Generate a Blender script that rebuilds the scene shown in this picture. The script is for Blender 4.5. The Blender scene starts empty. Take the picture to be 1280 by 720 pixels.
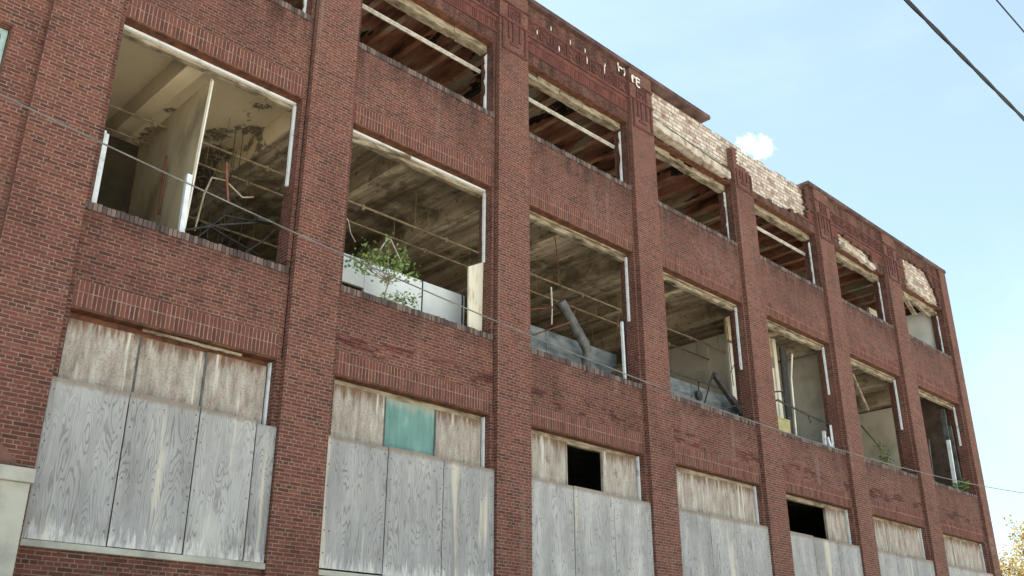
import bpy, bmesh, math, random
from mathutils import Vector, Matrix
R = math.radians
random.seed(11)
S = bpy.context.scene
COL = S.collection

# ------------------------------------------------------------------ helpers
def tag(o, label=None, cat=None, group=None, kind=None):
    if label: o['label'] = label
    if cat: o['category'] = cat
    if group: o['group'] = group
    if kind: o['kind'] = kind
    return o

def empty(name, loc=(0, 0, 0)):
    o = bpy.data.objects.new(name, None)
    o.empty_display_size = .3
    o.location = loc
    COL.objects.link(o)
    return o

class MB:
    """collects simple solids, then links them as one mesh object"""
    def __init__(s): s.v = []; s.f = []; s.sm = []
    def add(s, vs, fs, smooth=False):
        n = len(s.v); s.v += [tuple(v) for v in vs]
        for f in fs: s.f.append([i + n for i in f]); s.sm.append(smooth)
        return s
    def box(s, x0, x1, y0, y1, z0, z1):
        vs = [(x0, y0, z0), (x1, y0, z0), (x1, y1, z0), (x0, y1, z0), (x0, y0, z1), (x1, y0, z1), (x1, y1, z1), (x0, y1, z1)]
        return s.add(vs, [(0, 3, 2, 1), (4, 5, 6, 7), (0, 1, 5, 4), (1, 2, 6, 5), (2, 3, 7, 6), (3, 0, 4, 7)])
    def obox(s, p, q, w, h, up=(0, 0, 1)):
        """square bar from p to q"""
        p = Vector(p); q = Vector(q); d = (q - p).normalized()
        a = d.cross(Vector(up))
        if a.length < 1e-4: a = Vector((1, 0, 0))
        a.normalize(); b = d.cross(a).normalized()
        a *= w / 2; b *= h / 2
        vs = [p - a - b, p + a - b, p + a + b, p - a + b, q - a - b, q + a - b, q + a + b, q - a + b]
        return s.add(vs, [(3, 2, 1, 0), (4, 5, 6, 7), (0, 1, 5, 4), (1, 2, 6, 5), (2, 3, 7, 6), (3, 0, 4, 7)])
    def prism(s, poly, y0, y1):
        """polygon in x,z extruded in y"""
        n = len(poly)
        vs = [(x, y0, z) for x, z in poly] + [(x, y1, z) for x, z in poly]
        fs = [list(range(n)), list(range(2 * n - 1, n - 1, -1))]
        fs += [(i, i + n, (i + 1) % n + n, (i + 1) % n) for i in range(n)]
        return s.add(vs, fs)
    def tube(s, pts, r, n=8, r2=None, cap=True):
        pts = [Vector(p) for p in pts]; m = len(pts); ring = []
        a = None
        for i, p in enumerate(pts):
            d = (pts[min(i + 1, m - 1)] - pts[max(i - 1, 0)]).normalized()
            if a is None:
                a = d.cross(Vector((0, 0, 1)))
                if a.length < .05: a = d.cross(Vector((1, 0, 0)))
            a = (a - d * a.dot(d)).normalized(); b = d.cross(a)
            rr = r if r2 is None else r + (r2 - r) * i / max(1, m - 1)
            ring.append([p + (a * math.cos(2 * math.pi * k / n) + b * math.sin(2 * math.pi * k / n)) * rr for k in range(n)])
        vs = [v for rg in ring for v in rg]; fs = []
        for i in range(m - 1):
            for k in range(n):
                fs.append((i * n + k, i * n + (k + 1) % n, (i + 1) * n + (k + 1) % n, (i + 1) * n + k))
        s.add(vs, fs, True)
        if cap: s.add(ring[0], [list(range(n - 1, -1, -1))]); s.add(ring[-1], [list(range(n))])
        return s
    def build(s, name, mat, parent=None, bevel=0):
        me = bpy.data.meshes.new(name)
        me.from_pydata(s.v, [], s.f)
        me.polygons.foreach_set('use_smooth', s.sm)
        bm = bmesh.new(); bm.from_mesh(me); bmesh.ops.recalc_face_normals(bm, faces=bm.faces); bm.to_mesh(me); bm.free()
        me.materials.append(mat)
        o = bpy.data.objects.new(name, me); COL.objects.link(o)
        if parent: o.parent = parent
        if bevel:
            b = o.modifiers.new('bevel', 'BEVEL'); b.width = bevel; b.segments = 2; b.limit_method = 'ANGLE'
        return o

# ------------------------------------------------------------------ material tools
class NT:
    def __init__(s, name):
        s.m = bpy.data.materials.new(name); s.m.use_nodes = True
        s.t = s.m.node_tree; s.N = s.t.nodes; s.L = s.t.links
        s.b = s.N['Principled BSDF']
    def n(s, typ, **kw):
        x = s.N.new(typ)
        for k, v in kw.items(): setattr(x, k, v)
        return x
    def put(s, sock, v):
        if hasattr(v, 'node'): s.L.new(v, sock)
        elif v is not None:
            if isinstance(v, (tuple, list)) and len(v) == 3 and sock.type == 'RGBA': v = (*v, 1)
            sock.default_value = v
    def math(s, op, a, b=None, c=None, clamp=False):
        x = s.n('ShaderNodeMath', operation=op, use_clamp=clamp)
        s.put(x.inputs[0], a)
        if b is not None: s.put(x.inputs[1], b)
        if c is not None: s.put(x.inputs[2], c)
        return x.outputs[0]
    def mix(s, f, a, b, blend='MIX'):
        x = s.n('ShaderNodeMix', data_type='RGBA', blend_type=blend)
        s.put(x.inputs[0], f); s.put(x.inputs[6], a); s.put(x.inputs[7], b)
        return x.outputs[2]
    def ramp(s, f, stops, interp='LINEAR'):
        x = s.n('ShaderNodeValToRGB'); cr = x.color_ramp; cr.interpolation = interp
        while len(cr.elements) < len(stops): cr.elements.new(.5)
        for e, (p, c) in zip(cr.elements, stops):
            e.position = p; e.color = (*c, 1) if isinstance(c, tuple) else (c, c, c, 1)
        s.put(x.inputs[0], f)
        return x.outputs[0]
    def coord(s): return s.n('ShaderNodeTexCoord').outputs['Object']
    def xyz(s, v):
        x = s.n('ShaderNodeSeparateXYZ'); s.put(x.inputs[0], v); return x.outputs
    def comb(s, x, y, z):
        c = s.n('ShaderNodeCombineXYZ'); s.put(c.inputs[0], x); s.put(c.inputs[1], y); s.put(c.inputs[2], z); return c.outputs[0]
    def scale(s, v, k):
        x = s.n('ShaderNodeVectorMath', operation='MULTIPLY'); s.put(x.inputs[0], v); x.inputs[1].default_value = k; return x.outputs[0]
    def vadd(s, a, b):
        x = s.n('ShaderNodeVectorMath', operation='ADD'); s.put(x.inputs[0], a); s.put(x.inputs[1], b); return x.outputs[0]
    def noise(s, v, sc, det=4, rough=.55, w=None, dist=0):
        x = s.n('ShaderNodeTexNoise')
        if w is not None: x.noise_dimensions = '4D'; s.put(x.inputs['W'], w)
        s.put(x.inputs['Vector'], v); x.inputs['Scale'].default_value = sc
        x.inputs['Detail'].default_value = det; x.inputs['Roughness'].default_value = rough
        x.inputs['Distortion'].default_value = dist
        return x.outputs['Fac']
    def band(s, v, a, b):  # smoothstep
        x = s.n('ShaderNodeMapRange', interpolation_type='SMOOTHSTEP'); s.put(x.inputs[0], v)
        x.inputs[1].default_value = a; x.inputs[2].default_value = b
        return x.outputs[0]
    def rnd(s): return s.n('ShaderNodeObjectInfo').outputs['Random']
    def island(s): return s.n('ShaderNodeNewGeometry').outputs['Random Per Island']
    def done(s, col, rough=.8, bump=None, dist=.01, strength=.6, spec=.3, metal=0):
        s.put(s.b.inputs['Base Color'], col); s.put(s.b.inputs['Roughness'], rough)
        s.put(s.b.inputs['Metallic'], metal)
        s.b.inputs['Specular IOR Level'].default_value = spec
        if bump is not None:
            x = s.n('ShaderNodeBump'); x.inputs['Strength'].default_value = strength; x.inputs['Distance'].default_value = dist
            s.L.new(bump, x.inputs['Height']); s.L.new(x.outputs[0], s.b.inputs['Normal'])
        return s.m

BRICK_STOPS = [(0, (.084, .034, .028)), (.12, (.112, .041, .033)), (.45, (.145, .048, .037)), (.8, (.165, .055, .041)), (1, (.195, .073, .052))]

def uv_wall(t):
    """wall coordinates that follow the face: x,z on the front, y,z on returns, x,y on tops"""
    o = t.xyz(t.coord())
    g = t.n('ShaderNodeNewGeometry').outputs['True Normal']
    nn = t.xyz(g)
    side = t.math('GREATER_THAN', t.math('ABSOLUTE', nn[0]), .6)
    top = t.math('GREATER_THAN', t.math('ABSOLUTE', nn[2]), .6)
    u = t.math('ADD', t.math('MULTIPLY', o[0], t.math('SUBTRACT', 1, side)), t.math('MULTIPLY', o[1], side))
    v = t.math('ADD', t.math('MULTIPLY', o[2], t.math('SUBTRACT', 1, top)), t.math('MULTIPLY', o[1], top))
    return u, v, o

def brick_mat(name, spandrel=False, clean=False):
    t = NT(name)
    u, v, o = uv_wall(t)
    c0 = t.coord()
    wob = t.math('MULTIPLY', t.math('SUBTRACT', t.noise(c0, 5, 2), .5), .012)
    wob2 = t.math('MULTIPLY', t.math('SUBTRACT', t.noise(t.vadd(c0, (7, 3, 1)), 3.1, 2), .5), .012)
    uv = t.comb(t.math('ADD', u, wob), t.math('ADD', v, wob2), 0)
    b = t.n('ShaderNodeTexBrick', offset=.5, offset_frequency=2, squash=.5, squash_frequency=6)
    t.put(b.inputs['Vector'], uv)
    for k, val in (('Scale', 1), ('Mortar Size', .0075), ('Mortar Smooth', .12), ('Bias', -.05), ('Brick Width', .198), ('Row Height', .0586)):
        b.inputs[k].default_value = val
    b.inputs['Color1'].default_value = (0, 0, 0, 1); b.inputs['Color2'].default_value = (1, 1, 1, 1); b.inputs['Mortar'].default_value = (.5, .5, .5, 1)
    tint = t.math('ADD', b.outputs['Color'], t.math('MULTIPLY', t.math('SUBTRACT', t.noise(c0, 2.3, 3), .5), .35))
    col = t.ramp(tint, BRICK_STOPS)
    fine = t.noise(c0, 60, 3, .7)
    col = t.mix(t.math('MULTIPLY', t.band(fine, .5, .75), .35), col, (.05, .025, .022))
    mort = t.ramp(t.noise(c0, 9, 4), [(.3, (.145, .1, .074)), (.7, (.29, .212, .157))])
    pit = t.band(t.noise(c0, 14, 3, .6), .66, .72)
    mort = t.mix(pit, mort, (.03, .02, .017))
    fac = b.outputs['Fac']
    if spandrel:   # lost pointing above the ground floor heads
        zone = t.math('MULTIPLY', t.band(o[2], 7.0, 7.1), t.math('SUBTRACT', 1, t.band(o[2], 7.3, 7.45)))
        xz = t.math('GREATER_THAN', o[0], 8.3)
        lost = t.math('MULTIPLY', t.math('MULTIPLY', zone, xz), t.band(t.noise(t.scale(c0, (.9, 1, 3.0)), 1.6, 4, .6), .5, .56))
        mort = t.mix(lost, mort, (.018, .012, .011))
    col = t.mix(fac, col, mort)
    grime = t.band(t.noise(t.scale(c0, (1, 1, .45)), .8, 5, .62), .46, .72)
    wash = t.band(t.noise(t.scale(c0, (3.2, 3.2, .16)), 1.1, 5, .65), .57, .72)
    col = t.mix(t.math('MULTIPLY', wash, .3), col, (.27, .2, .165))
    col = t.mix(t.math('MULTIPLY', grime, .45), col, t.mix(1, col, (.42, .38, .38), 'MULTIPLY'))
    if spandrel:   # soot washed down from the sills
        n = t.noise(t.scale(c0, (2.6, 1, .5)), 1.3, 5, .65)
        a = t.math('MULTIPLY', t.band(o[2], 12.35, 13.25), 1)
        c = t.math('MULTIPLY', t.math('MULTIPLY', t.band(o[2], 7.62, 8.2), t.math('LESS_THAN', o[2], 8.3)), .8)
        f = t.math('MULTIPLY', t.math('ADD', a, c, clamp=True), t.band(n, .36, .62))
        col = t.mix(t.math('MULTIPLY', t.band(t.noise(c0, .6, 4, .6), .35, .6), .55), col, t.mix(1, col, (.62, .62, .64), 'MULTIPLY'))
        col = t.mix(t.math('MULTIPLY', f, .7), col, t.mix(1, col, (.27, .27, .27), 'MULTIPLY'))
    salt = t.math('MULTIPLY', t.band(t.noise(t.vadd(c0, (3, 5, 2)), .55, 5, .65), .62, .74), t.band(t.noise(c0, 11, 4, .7), .45, .62))
    col = t.mix(t.math('MULTIPLY', salt, .35), col, (.42, .34, .3))
    # spalls and pale chips
    chip = t.n('ShaderNodeTexVoronoi'); t.put(chip.inputs['Vector'], c0); chip.inputs['Scale'].default_value = 2.6
    ch = t.math('LESS_THAN', t.math('ADD', chip.outputs['Distance'], t.math('MULTIPLY', t.noise(c0, 40, 2), .03)), .036)
    rr = t.xyz(chip.outputs['Color'])
    ch = t.math('MULTIPLY', ch, t.math('GREATER_THAN', rr[0], .82))
    col = t.mix(ch, col, (.55, .47, .4))
    h = t.math('ADD', t.math('MULTIPLY', t.math('SUBTRACT', 1, fac), .8), t.math('MULTIPLY', fine, .35))
    return t.done(col, .88, h, .012, .9, spec=.2)

def island_brick(name, stops):
    t = NT(name); c = t.coord()
    col = t.ramp(t.island(), stops)
    col = t.mix(t.math('MULTIPLY', t.band(t.noise(c, 45, 3, .7), .48, .75), .45), col, (.05, .03, .026))
    return t.done(col, .88, t.noise(c, 70, 3), .006, .8, spec=.2)

def plain(name, c1, c2, sc=4, rough=.8, bump=.3, st=(1, 1, 1), spec=.3, c3=None, metal=0, lo=.35, hi=.65, det=5):
    t = NT(name); c = t.scale(t.coord(), st)
    n = t.noise(c, sc, det, .6, w=t.math('MULTIPLY', t.rnd(), 40))
    stops = [(lo, c1), (hi, c2)] if c3 is None else [(lo, c1), ((lo + hi) / 2, c2), (hi, c3)]
    col = t.ramp(n, stops)
    return t.done(col, rough, t.noise(c, sc * 6, 4, .65), .01, bump, spec, metal)

M = {}
M['pier'] = brick_mat('pier_brick')
M['span'] = brick_mat('spandrel_brick', True)
M['soldier'] = island_brick('soldier_brick', [(0, (.09, .036, .029)), (.4, (.13, .045, .035)), (1, (.166, .058, .044))])
M['rowlock'] = island_brick('sill_brick', [(0, (.06, .045, .042)), (.5, (.11, .08, .072)), (1, (.19, .14, .12))])
M['mortar'] = plain('mortar', (.17, .12, .088), (.33, .25, .185), 12)
M['terra'] = plain('terracotta', (.07, .028, .024), (.13, .047, .037), 5, c3=(.18, .075, .058), hi=.72)
M['terra_dark'] = plain('sooty_terracotta', (.075, .03, .027), (.13, .045, .038), 6)
M['coping'] = plain('clay_coping', (.04, .027, .025), (.09, .05, .044), 3, c3=(.14, .09, .075))
M['stone'] = plain('limestone', (.27, .26, .22), (.42, .405, .345), 1.6, c3=(.5, .48, .42), hi=.75)
M['white'] = plain('chalky_white_paint', (.16, .11, .08), (.55, .58, .6), 5, .6, c3=(.68, .72, .74), lo=.26, hi=.5)
M['lintel'] = plain('peeling_lintel', (.06, .047, .033), (.2, .16, .105), 6, c3=(.34, .29, .21), st=(.45, 1, 1.6), lo=.33, hi=.6)
M['rust'] = plain('rusty_steel', (.05, .022, .014), (.16, .06, .03), 8)
M['rod'] = plain('bare_conduit', (.3, .27, .22), (.55, .52, .46), 9, .55)
M['pipe'] = plain('dull_pipe', (.17, .13, .08), (.34, .28, .19), 7, .6)
M['black'] = plain('blackened_steel', (.018, .016, .015), (.05, .045, .04), 9, .6)
M['greymetal'] = plain('grey_sheet_metal', (.07, .082, .085), (.15, .17, .175), 3, .55, c3=(.22, .235, .235), st=(1, 1, 2))
M['duct'] = plain('duct_metal', (.05, .052, .048), (.13, .135, .125), 5, .5)
M['panel'] = plain('white_panel', (.56, .59, .6), (.74, .77, .77), 1.5, .55)
M['yellow'] = plain('mustard_panel', (.34, .3, .14), (.5, .45, .25), 3)
M['plaster'] = plain('aged_plaster', (.34, .27, .17), (.56, .47, .31), 1.3, c3=(.64, .56, .4), st=(1, 1, .6))
M['palewall'] = plain('pale_plaster', (.56, .53, .44), (.74, .71, .61), 1.1, c3=(.8, .77, .68))
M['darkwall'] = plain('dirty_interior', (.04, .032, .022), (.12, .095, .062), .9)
M['brownwall'] = plain('dark_brown_wall', (.06, .045, .035), (.16, .12, .095), 2)
M['floor'] = plain('littered_floor', (.07, .06, .045), (.16, .135, .1), 2)
M['cable'] = plain('cable_sheath', (.004, .004, .005), (.012, .012, .012), 20, .6)
M['wire'] = plain('weathered_wire', (.10, .095, .09), (.2, .19, .18), 3, .6)
M['bark'] = plain('bark', (.06, .045, .03), (.16, .12, .085), 12)
M['twig'] = plain('pale_twig', (.16, .13, .09), (.3, .26, .19), 12)
M['graffiti'] = plain('white_spray_paint', (.7, .68, .66), (.82, .8, .78), 15)
M['red'] = plain('red_conduit', (.16, .055, .04), (.26, .1, .07), 9)
M['crumb'] = plain('crumbled_plaster', (.16, .115, .08), (.38, .315, .245), 5, c3=(.54, .48, .41), bump=.9, lo=.32, hi=.6)
M['moss'] = plain('mossy_ledge', (.05, .045, .025), (.14, .12, .06), 9)
M['smear'] = plain('brown_smear', (.075, .036, .03), (.17, .085, .062), 5)

def leaf_mat(name, stops, tr=.35):
    t = NT(name)
    col = t.ramp(t.island(), stops)
    t.done(col, .55, spec=.3)
    tr_n = t.n('ShaderNodeBsdfTranslucent'); t.put(tr_n.inputs[0], col)
    mx = t.n('ShaderNodeMixShader'); mx.inputs[0].default_value = tr
    t.L.new(t.b.outputs[0], mx.inputs[1]); t.L.new(tr_n.outputs[0], mx.inputs[2])
    t.L.new(mx.outputs[0], t.N['Material Output'].inputs[0])
    return t.m
M['leaf'] = leaf_mat('green_leaf', [(0, (.1, .17, .035)), (.5, (.2, .31, .08)), (1, (.34, .44, .16))])
M['weed'] = leaf_mat('weed_leaf', [(0, (.06, .11, .02)), (1, (.16, .24, .06))])
M['autumn'] = leaf_mat('autumn_leaf', [(0, (.3, .21, .06)), (.5, (.45, .32, .11)), (.8, (.5, .4, .17)), (1, (.2, .2, .06))], .4)

def plywood_mat():
    t = NT('weathered_plywood'); r = t.rnd(); o = t.xyz(t.coord())
    off = t.math('MULTIPLY', r, 57)
    flat = t.comb(t.math('ADD', o[0], off), 0, o[2])
    w = t.math('MULTIPLY', r, 91)
    f = t.noise(t.scale(flat, (2.6, 1, .36)), 1.5, 2.5, .5, w=w, dist=.35)
    lines = t.math('SINE', t.math('MULTIPLY', f, 185))
    grain = t.math('MULTIPLY', t.band(lines, .3, 1.0), t.band(t.noise(t.scale(flat, (2, 1, .8)), 1.7, 3, .6, w=w), .3, .55))
    fib = t.noise(t.scale(flat, (60, 1, 1.3)), 1.4, 4, .6)
    base = t.ramp(t.noise(t.scale(flat, (2.2, 1, .5)), 1.2, 4, .6, w=w), [(.3, (.30, .29, .28)), (.55, (.42, .412, .40)), (.72, (.54, .515, .47))])
    col = t.mix(t.math('MULTIPLY', grain, t.math('ADD', .15, t.math('MULTIPLY', fib, .65))), base, (.085, .078, .075))
    col = t.mix(t.math('MULTIPLY', t.band(fib, .48, .7), .45), col, (.2, .198, .2))
    col = t.mix(t.math('MULTIPLY', t.math('FRACT', t.math('MULTIPLY', r, 7.7)), .5), col, t.mix(1, col, (.6, .6, .62), 'MULTIPLY'))
    # bleached strip and pale bottom edge where rain splashes off the sill
    pale = t.band(t.math('ADD', t.math('MULTIPLY', t.math('SUBTRACT', 3.95, o[2]), 1.3), t.math('MULTIPLY', t.math('SUBTRACT', t.noise(t.scale(flat, (9, 1, 1.2)), 2, 4, .7), .5), 1.9)), .35, .7)
    col = t.mix(t.math('MULTIPLY', pale, .6), col, (.72, .70, .67))
    buff = t.band(t.noise(t.scale(flat, (3.5, 1, .25)), 1.1, 3, .5, w=t.math('ADD', w, 9)), .60, .68)
    blot = t.band(t.noise(flat, 1.4, 5, .65, w=t.math('ADD', w, 17)), .5, .68)
    col = t.mix(t.math('MULTIPLY', blot, .4), col, (.21, .195, .18))
    col = t.mix(t.math('MULTIPLY', buff, .6), col, (.62, .56, .44))
    # knots and nail stains
    vo = t.n('ShaderNodeTexVoronoi'); t.put(vo.inputs['Vector'], flat); vo.inputs['Scale'].default_value = 4.2
    kn = t.math('SUBTRACT', 1, t.band(t.math('ADD', vo.outputs['Distance'], t.math('MULTIPLY', t.noise(flat, 30, 2), .03)), .06, .11))
    kn = t.math('MULTIPLY', kn, t.math('GREATER_THAN', t.xyz(vo.outputs['Color'])[0], .5))
    col = t.mix(t.math('MULTIPLY', kn, .8), col, (.10, .065, .05))
    ge = t.xyz(t.n('ShaderNodeTexCoord').outputs['Generated'])
    dx = t.math('MULTIPLY', t.math('MINIMUM', t.math('ABSOLUTE', t.math('SUBTRACT', ge[0], .05)), t.math('ABSOLUTE', t.math('SUBTRACT', ge[0], .95))), 1.2)
    dz = t.math('MULTIPLY', t.math('SUBTRACT', t.math('FRACT', t.math('MULTIPLY', ge[2], 6)), t.math('ADD', .3, t.math('MULTIPLY', r, .4))), .35)
    d = t.math('SQRT', t.math('ADD', t.math('MULTIPLY', dx, dx), t.math('MULTIPLY', dz, dz)))
    col = t.mix(t.math('MULTIPLY', t.math('SUBTRACT', 1, t.band(d, .009, .02)), .75), col, (.09, .06, .045))
    drip = t.math('MULTIPLY', t.math('SUBTRACT', 1, t.band(dx, .008, .022)), t.band(t.noise(t.scale(flat, (14, 1, .9)), 1.3, 3), .5, .62))
    col = t.mix(t.math('MULTIPLY', drip, .35), col, (.2, .13, .09))
    edge = t.band(t.math('ADD', o[2], t.math('MULTIPLY', t.noise(t.scale(flat, (3, 1, 3)), 4, 3), .12)), 5.5, 5.58)
    col = t.mix(t.math('MULTIPLY', edge, .6), col, (.2, .13, .08))
    return t.done(col, .85, t.math('ADD', t.math('MULTIPLY', lines, .25), fib), .004, .5, spec=.2)
M['ply'] = plywood_mat()

def transom_mat():
    t = NT('stained_fibreboard'); r = t.rnd(); o = t.xyz(t.coord()); w = t.math('MULTIPLY', r, 63)
    flat = t.comb(o[0], 0, o[2])
    base = t.ramp(t.noise(t.scale(flat, (5, 1, 1.2)), 1.5, 5, .65, w=w), [(.3, (.17, .145, .12)), (.48, (.33, .29, .25)), (.7, (.5, .46, .4))])
    speck = t.noise(flat, 34, 4, .75)
    col = t.mix(t.math('MULTIPLY', t.band(speck, .5, .64), .6), base, (.13, .10, .08))
    run = t.noise(t.scale(flat, (7, 1, .7)), 1.6, 4, .65, w=t.math('ADD', w, 4))
    col = t.mix(t.math('MULTIPLY', t.band(t.noise(t.scale(flat, (1.6, 1, 1)), 2.2, 5, .7, w=t.math('ADD', w, 31)), .58, .68), .7), col, (.2, .09, .04))
    brown = t.band(t.math('ADD', t.math('MULTIPLY', t.math('SUBTRACT', o[2], 6.3), .9), run), .46, .68)
    col = t.mix(t.math('MULTIPLY', brown, .85), col, (.15, .075, .038))
    white = t.band(t.noise(t.scale(flat, (6, 1, .5)), 1.4, 4, .6, w=t.math('ADD', w, 22)), .57, .72)
    col = t.mix(t.math('MULTIPLY', white, .7), col, (.70, .66, .6))
    return t.done(col, .85, speck, .006, .5, spec=.2)
M['transom'] = transom_mat()

def teal_mat():
    t = NT('dirty_teal_sheet'); o = t.coord()
    col = t.ramp(t.noise(t.scale(o, (3, 1, 1)), 1.6, 5, .6), [(.35, (.085, .19, .165)), (.6, (.14, .27, .235)), (.75, (.3, .37, .32))])
    z = t.xyz(o)
    d = t.band(t.math('ADD', t.math('MULTIPLY', t.math('SUBTRACT', z[2], 6.25), 1.4), t.noise(t.scale(o, (7, 1, .8)), 2, 4, .65)), .52, .8)
    col = t.mix(t.math('MULTIPLY', d, .7), col, (.32, .32, .25))
    return t.done(col, .45, spec=.4)
M['teal'] = teal_mat()

def ceiling_mat():
    t = NT('peeling_ceiling'); c = t.coord(); o = t.xyz(c)
    board = t.noise(t.scale(c, (2.6, .22, 1)), 1.7, 5, .6)
    dark = t.ramp(board, [(.3, (.16, .125, .08)), (.5, (.36, .29, .19)), (.68, (.62, .53, .38))])
    blot = t.band(t.noise(c, .9, 5, .65), .5, .62)
    dark = t.mix(t.math('MULTIPLY', blot, .7), dark, (.09, .07, .045))
    flake = t.band(t.noise(t.scale(c, (1.6, .8, 1)), 4.5, 6, .75), .54, .62)
    dark = t.mix(t.math('MULTIPLY', flake, .6), dark, (.07, .055, .036))
    seam = t.math('LESS_THAN', t.math('FRACT', t.math('MULTIPLY', o[0], 3.2)), .035)
    dark = t.mix(t.math('MULTIPLY', seam, .55), dark, (.05, .04, .028))
    cream = t.ramp(t.noise(c, .8, 4), [(.35, (.68, .57, .38)), (.65, (.78, .67, .46))])
    # flaking starts right of the partition and spreads inward
    fl = t.math('ADD', t.noise(c, 1.5, 6, .68), t.math('MULTIPLY', t.math('SUBTRACT', o[0], 6.9), .05))
    fl = t.math('ADD', fl, t.math('MULTIPLY', t.math('SUBTRACT', o[1], 2.2), .055))
    peel = t.math('MULTIPLY', t.band(fl, .585, .62), t.band(t.noise(c, 9, 4, .7), .32, .5))
    cream = t.mix(t.math('MULTIPLY', peel, .85), cream, (.12, .097, .065))
    col = t.mix(t.band(o[0], 7.95, 8.05), cream, dark)
    return t.done(col, .9, t.math('ADD', board, t.math('MULTIPLY', peel, -.4)), .03, .6, spec=.15)
M['ceil'] = ceiling_mat()

def roofdeck_mat():
    t = NT('rusted_roof_deck'); c = t.coord(); o = t.xyz(c)
    st = t.noise(t.scale(c, (1.5, .5, 1)), 1.3, 5, .62)
    col = t.ramp(st, [(.3, (.06, .035, .024)), (.42, (.22, .09, .055)), (.52, (.28, .14, .09)), (.58, (.3, .25, .17)), (.66, (.26, .23, .16)), (.75, (.1, .085, .06))])
    hole = t.band(t.noise(t.vadd(t.scale(c, (1.1, .45, 1)), (9, 4, 0)), 1.2, 4, .6), .61, .64)
    col = t.mix(hole, col, (.025, .018, .014))
    return t.done(col, .9, st, .05, .8, spec=.15)
M['deck'] = roofdeck_mat()

def backing_mat():
    t = NT('exposed_backing_masonry'); u, v, o = uv_wall(t); c = t.coord()
    wob = t.math('MULTIPLY', t.math('SUBTRACT', t.noise(c, 5, 3), .5), .16)
    b = t.n('ShaderNodeTexBrick', offset=.5, squash=.6, squash_frequency=3)
    t.put(b.inputs['Vector'], t.comb(t.math('ADD', u, wob), t.math('ADD', v, t.math('MULTIPLY', wob, .5)), 0))
    for k, val in (('Scale', 1), ('Mortar Size', .011), ('Mortar Smooth', .3), ('Brick Width', .31), ('Row Height', .125)): b.inputs[k].default_value = val
    b.inputs['Color1'].default_value = (0, 0, 0, 1); b.inputs['Color2'].default_value = (1, 1, 1, 1)
    tint = t.math('ADD', t.math('MULTIPLY', b.outputs['Color'], .55), t.math('MULTIPLY', t.noise(c, 3, 5, .65), .6))
    col = t.ramp(tint, [(.16, (.2, .09, .065)), (.3, (.34, .235, .18)), (.46, (.48, .4, .33)), (.8, (.66, .6, .53))])
    col = t.mix(t.math('MULTIPLY', b.outputs['Fac'], .8), col, (.2, .14, .09))
    sp = t.band(t.noise(c, 5, 6, .75), .54, .64)
    col = t.mix(t.math('MULTIPLY', sp, .8), col, (.22, .1, .065))
    gr = t.band(t.noise(t.scale(c, (1, 1, 2)), 1.6, 5, .65), .5, .68)
    col = t.mix(t.math('MULTIPLY', gr, .55), col, (.2, .16, .12))
    h = t.math('ADD', t.math('MULTIPLY', b.outputs['Fac'], -1), t.noise(c, 6, 5, .7))
    return t.done(col, .9, h, .05, 1, spec=.15)
M['backing'] = backing_mat()

# ------------------------------------------------------------------ dimensions of the street front
P = 4.6
PL = [3.258] + [7.658 + P * i for i in range(7)]
PR = [4.225] + [7.658 + P * i + .898 for i in range(6)] + [35.816]
XW0, XE, YB = -7.0, 35.816, 13.0
GS, H1, S2, H2, S3, H3, TOP = 3.46, 6.60, 8.18, 11.47, 13.24, 15.12, 16.74
ROW = .0612
YS = .10                      # face of the spandrels, set back from the piers

bld = tag(empty('factory_building'), 'derelict three storey red brick factory with boarded ground floor and empty window openings above', 'building')

# ---- voxel brickwork, course by course, for the broken parapet
def courses(mb, x0, x1, z0, z1, y0, y1, keep, cell=.104):
    nz = max(1, int(round((z1 - z0) / ROW)))
    hz = (z1 - z0) / nz
    for j in range(nz):
        z = z0 + j * hz; sh = (.5 * cell if j % 2 else 0)
        xs = [x0] + [x for x in (x0 + sh + cell * k for k in range(1, int((x1 - x0) / cell) + 2)) if x0 + .02 < x < x1 - .02] + [x1]
        run = None
        for a, b in zip(xs, xs[1:]):
            k = keep((a + b) / 2, z + hz / 2)
            if k and run is None: run = a
            if not k and run is not None: mb.box(run, a, y0, y1, z, z + hz); run = None
        if run is not None: mb.box(run, x1, y0, y1, z, z + hz)

rj = random.Random(5)
JIT = [rj.uniform(-.16, .16) for _ in range(400)]
def jz(z): return JIT[int(z / ROW) % 400]
def jx(x): return JIT[(int(x / .21) * 7) % 400]

def keep_bay(i, x, z):
    if i == 3:
        return x > 21.12 + jz(z) and z < 15.62
    if i == 4:
        return z < 15.33 + .25 * jx(x) or x > 25.66 + jz(z) * .8 or (x > 24.6 and z < 15.46 + .3 * jx(x))
    if i == 5:
        return not (27.55 + jz(z) * .5 < x < 29.8 + jz(z) and z < 15.70 - (x - 27.5) * .05 + .3 * jx(x))
    if i == 6:
        top = 16.38 if x < 34.2 else 16.38 - (x - 34.2) * 1.0
        return not (32.32 + jz(z) * .4 < x < 35.02 and z < top + .3 * jx(x))
    return True
def keep_pier(i, x, z):
    if i == 4: return z < 15.72 + .6 * jx(x) or (x < 21.62 and z < 16.3 + jx(x))
    return True

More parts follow.
